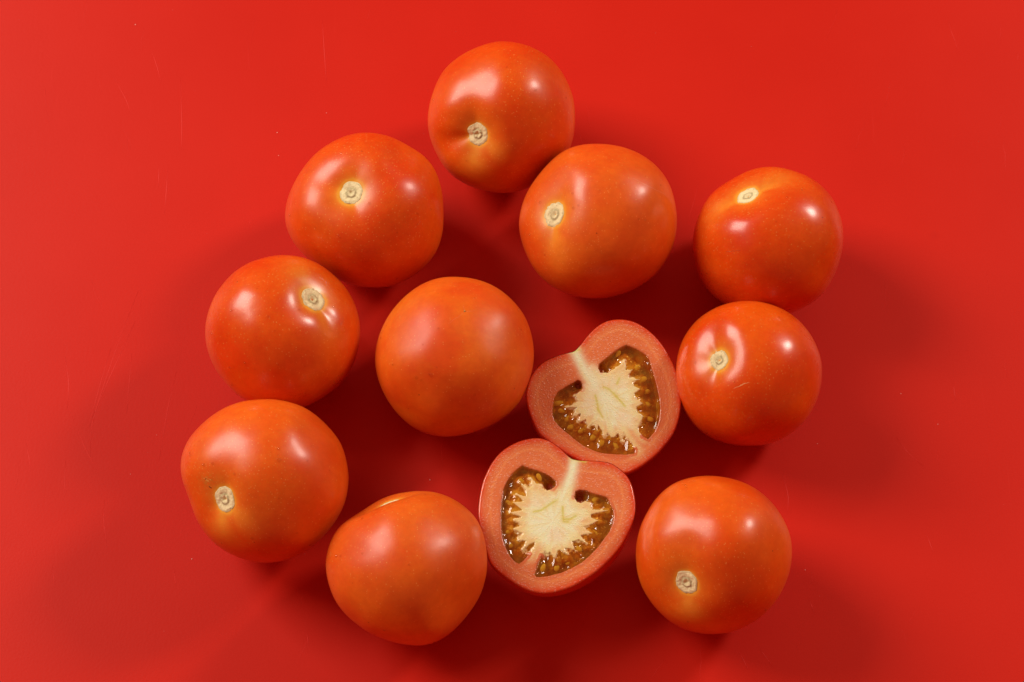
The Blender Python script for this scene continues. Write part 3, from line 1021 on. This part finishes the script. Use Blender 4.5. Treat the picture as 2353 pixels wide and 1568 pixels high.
HALVES = [
    dict(seed=61, origin=(2080, 1250), height=0.0275, normal=(0.02, -0.10, 1.0),
         label="upper cut tomato half, its stem notch pointing to the upper left",
         outline=[(490, 345), (545, 288), (600, 215), (680, 135), (770, 82), (870, 62), (980, 72), (1080, 112), (1180, 185), (1270, 285), (1350, 410), (1405, 540), (1438, 680), (1443, 800), (1432, 920), (1405, 1020), (1365, 1105), (1300, 1190), (1225, 1270), (1130, 1345), (1030, 1408), (940, 1440), (800, 1425), (640, 1375), (480, 1300), (330, 1210), (240, 1140), (170, 1080), (115, 980), (75, 870), (55, 770), (60, 690), (95, 580), (150, 500), (220, 440), (320, 395), (420, 365)],
         centre=(760, 800),
         locules=[
             dict(outer=[(720, 538), (698, 500), (706, 465), (760, 420), (850, 350), (950, 292), (1010, 312), (1080, 350), (1130, 385), (1160, 430), (1180, 490), (1198, 550), (1215, 620), (1235, 700), (1250, 790), (1258, 860), (1250, 950), (1235, 1010), (1205, 1070), (1150, 1135), (1100, 1110)],
                  inner=[(1060, 1070), (1062, 1020), (1105, 930), (1055, 895), (1040, 850), (1100, 815), (1035, 770), (1025, 725), (1078, 690), (1015, 655), (1005, 615), (1070, 600), (985, 592), (965, 565), (1010, 510), (945, 520), (950, 480), (935, 425), (895, 470), (850, 505), (790, 540)]),
             dict(outer=[(560, 690), (562, 640), (545, 612), (515, 605), (480, 625), (420, 660), (340, 710), (305, 770), (290, 850), (290, 920), (310, 970), (350, 1020), (420, 1080), (480, 1130), (560, 1190), (650, 1235), (740, 1262), (850, 1270), (950, 1275), (1025, 1265), (1030, 1230)],
                  inner=[(1000, 1170), (960, 1110), (925, 1062), (915, 1150), (880, 1080), (850, 1115), (815, 1120), (790, 1070), (755, 1120), (735, 1060), (700, 1000), (690, 1060), (655, 985), (610, 1030), (590, 960), (530, 985), (545, 905), (470, 935), (510, 850), (420, 850), (520, 800), (500, 740)]),
         ],
         core=[(560, 480), (640, 470), (720, 545), (850, 560), (930, 530), (1000, 620), (1020, 720), (1030, 850), (1060, 900), (1050, 1000), (1000, 1050), (930, 1050), (820, 1060), (720, 1000), (650, 960), (560, 920), (530, 830), (570, 720), (580, 620)],
         stem=[(495, 350), (530, 430), (590, 540), (660, 640)],
         veins=[[(750, 670), (800, 690), (860, 750)], [(675, 745), (690, 800), (700, 870)], [(700, 870), (740, 940)], [(870, 640), (890, 590)], [(860, 750), (940, 840)], [(470, 352), (530, 335)]],
         cavities=[(735, 500, 0.0022), (525, 640, 0.0020), (1130, 430, 0.0012), (1180, 500, 0.0012), (560, 960, 0.0011), (650, 1040, 0.0011), (1070, 880, 0.0010)],
         seeds=[(1045, 495, -0.0012), (1095, 598, -0.0012), (1130, 812, -0.0016), (1160, 945, -0.0016), (880, 360, -0.0020), (440, 935, -0.0018), (385, 870, -0.0018), (735, 1150, -0.0017), (660, 1100, -0.0020), (560, 1040, -0.0022), (1130, 700, -0.0022), (860, 1170, -0.0020), (350, 800, -0.0024), (470, 1010, -0.0024)]),
    dict(seed=72, origin=(1880, 1720), height=0.0300, normal=(0.0, -0.03, 1.0),
         label="lower cut tomato half, its stem notch pointing up against the other half",
         outline=[(940, 266), (1000, 275), (1080, 276), (1180, 282), (1270, 303), (1340, 350), (1400, 405), (1445, 480), (1470, 570), (1483, 660), (1477, 760), (1452, 850), (1415, 930), (1362, 1030), (1300, 1110), (1225, 1190), (1135, 1268), (1030, 1340), (920, 1402), (800, 1445), (690, 1464), (580, 1455), (470, 1415), (360, 1350), (255, 1270), (190, 1200), (155, 1120), (125, 1000), (95, 900), (75, 780), (75, 700), (85, 600), (110, 480), (150, 380), (200, 290), (270, 205), (360, 140), (470, 92), (600, 72), (700, 95), (790, 150), (860, 215), (900, 250)],
         centre=(740, 820),
         locules=[
             dict(outer=[(740, 528), (770, 495), (770, 455), (725, 420), (660, 385), (600, 362), (540, 348), (470, 320), (430, 345), (380, 390), (330, 460), (300, 530), (285, 620), (275, 720), (275, 850), (285, 950), (310, 1040), (350, 1120), (400, 1180), (440, 1198), (480, 1170), (530, 1115)],
                  inner=[(575, 1050), (585, 1000), (535, 1025), (475, 1072), (500, 995), (430, 990), (480, 930), (385, 888), (470, 858), (385, 800), (465, 780), (360, 740), (470, 718), (390, 650), (480, 640), (415, 570), (500, 600), (505, 545), (450, 470), (525, 525), (560, 500), (540, 430), (590, 480), (640, 485), (640, 530), (690, 547)]),
             dict(outer=[(932, 600), (945, 550), (990, 535), (1040, 545), (1100, 570), (1180, 590), (1235, 610), (1255, 660), (1285, 720), (1290, 770), (1280, 840), (1250, 910), (1200, 980), (1150, 1050), (1080, 1120), (1000, 1190), (900, 1245), (800, 1285), (700, 1310), (600, 1320), (580, 1300), (600, 1220), (640, 1130)],
                  inner=[(672, 1080), (700, 1110), (715, 1090), (765, 1155), (785, 1080), (810, 1075), (868, 1115), (850, 1060), (895, 1060), (935, 1072), (915, 1000), (975, 980), (1040, 1015), (990, 945), (1090, 925), (1040, 900), (1010, 870), (1075, 850), (1150, 810), (1080, 785), (1085, 755), (1235, 720), (1085, 712), (1075, 650), (1030, 640), (970, 665)]),
         ],
         core=[(880, 480), (920, 480), (900, 590), (950, 680), (1030, 700), (1060, 780), (1000, 860), (960, 950), (900, 1020), (840, 1050), (740, 1080), (660, 1060), (590, 990), (520, 960), (490, 860), (490, 760), (510, 650), (560, 560), (660, 570), (760, 560), (830, 520)],
         stem=[(930, 275), (915, 370), (880, 480), (830, 620)],
         veins=[[(770, 632), (720, 665), (640, 720), (570, 735)], [(830, 690), (832, 760), (840, 820), (880, 825)], [(840, 800), (900, 800), (950, 770)], [(905, 258), (1030, 285)]],
         cavities=[(720, 480, 0.0024), (985, 600, 0.0028), (560, 1080, 0.0012), (670, 1130, 0.0012), (350, 480, 0.0010), (500, 430, 0.0012), (1180, 700, 0.0010)],
         seeds=[(620, 420, -0.0008), (375, 740, -0.0012), (655, 1225, -0.0014), (965, 1050, -0.0014), (1130, 815, -0.0016), (1215, 720, -0.0016), (1100, 905, -0.0018), (360, 900, -0.0020), (350, 640, -0.0022), (470, 460, -0.0016), (780, 1210, -0.0022), (1050, 1000, -0.0020), (870, 1150, -0.0024), (1120, 610, -0.0024), (380, 1010, -0.0024)]),
]
for h in HALVES:
    build_half(h)

# ---------------------------------------------------------------- hairline scratches and dust on the board
def ribbon(vs_, fs_, pts, wd, z):
    st = len(vs_)
    n = len(pts)
    for i, q in enumerate(pts):
        a_ = pts[max(i - 1, 0)]; b_ = pts[min(i + 1, n - 1)]
        d = (b_ - a_); d = d / (np.linalg.norm(d) + 1e-9)
        nn = np.array([-d[1], d[0]])
        f = math.sin(math.pi * (i + 0.35) / (n - 0.3))
        for sx, zz_ in ((-1, -0.00005), (0, z), (1, -0.00005)):
            vs_.append((q[0] + nn[0] * sx * wd * f, q[1] + nn[1] * sx * wd * f, zz_))
    for i in range(n - 1):
        b0 = st + i * 3
        for k_ in (0, 1):
            fs_.append((b0 + k_, b0 + k_ + 1, b0 + k_ + 4, b0 + k_ + 3))


SCR = [  # traced in picture coordinates
    [(318, 668), (270, 790), (225, 925), (207, 990), (208, 1050)], [(303, 812), (297, 880), (291, 950)], [(150, 820), (158, 880), (155, 940)],
    [(165, 955), (195, 1030), (225, 1085)], [(150, 1060), (148, 1120), (152, 1128)], [(310, 740), (255, 860), (212, 960)],
    [(255, 800), (225, 900), (205, 985)], [(405, 855), (385, 940), (365, 1060)], [(345, 110), (360, 150), (370, 190)], [(260, 175), (290, 230), (300, 260)],
    [(415, 180), (418, 300), (416, 350)], [(385, 390), (382, 440), (378, 490)], [(365, 380), (364, 430)], [(740, 40), (745, 120), (750, 190)],
    [(1797, 1085), (1812, 1140), (1810, 1175)], [(2060, 1005), (2085, 1040), (2120, 1070)], [(1858, 1375), (1872, 1410)], [(706, 1455), (708, 1482)],
    [(1840, 800), (1841, 850)], [(1745, 1490), (1775, 1530)], [(1700, 1500), (1720, 1540)], [(2130, 1230), (2145, 1270)], [(2190, 880), (2196, 920)],
    [(120, 1300), (126, 1350)], [(240, 1150), (238, 1200), (246, 1260)], [(60, 1020), (72, 1080)], [(400, 1310), (404, 1345)],
]
vs_, fs_ = [], []
for pl in SCR:
    w3 = np.array([on_table(x, y)[:2] for x, y in pl])
    tt = np.linspace(0, len(w3) - 1, 10)
    fine = np.stack([np.interp(tt, np.arange(len(w3)), w3[:, k_]) for k_ in (0, 1)], 1)
    if len(w3) > 2:
        fine[1:-1] = (fine[:-2] + 2 * fine[1:-1] + fine[2:]) / 4
    ribbon(vs_, fs_, fine, 0.00013, 0.00006)
rs = np.random.default_rng(99)
for _ in range(90):
    x, y = rs.uniform(0, 2353), rs.uniform(0, 1568)
    L = rs.uniform(15, 90)
    a_ = rs.normal(math.pi / 2 + 0.1, 0.22)
    w3 = np.array([on_table(x + math.cos(a_) * L * q, y + math.sin(a_) * L * q)[:2] for q in np.linspace(0, 1, 5)])
    w3[1:4] += rs.normal(0, 0.0003, (3, 2))
    ribbon(vs_, fs_, w3, rs.uniform(0.00004, 0.00009), 0.00004)
o = mesh_obj("scratches", vs_, fs_, M_SCRATCH, board, smooth_shade=False)
o["kind"] = "stuff"

dvs, dfs = [], []
spots = [(311, 57, 0.0006), (637, 305, 0.0006), (750, 260, 0.0004), (988, 1103, 0.0006), (441, 1285, 0.0006), (360, 1000, 0.0003), (2070, 905, 0.0005),
         (2155, 975, 0.0004), (1990, 1590, 0.0004), (1878, 1020, 0.0004), (1850, 1310, 0.0004), (300, 1090, 0.0003), (640, 358, 0.0004)]
spots += [(rs.uniform(0, 2353), rs.uniform(0, 1568), rs.uniform(0.00010, 0.00017)) for _ in range(45)]
for x, y, q in spots:
    pz = on_table(x, y)
    add_bead(dvs, dfs, pz, np.array([0.15 * rs.normal(), 0.15 * rs.normal(), 1.0]), q * 0.4)
o = mesh_obj("dust", dvs, dfs, M_DUST, None)
o["kind"] = "stuff"
o["label"] = "tiny pale specks of dust and lint scattered over the red board"
o["category"] = "dust"
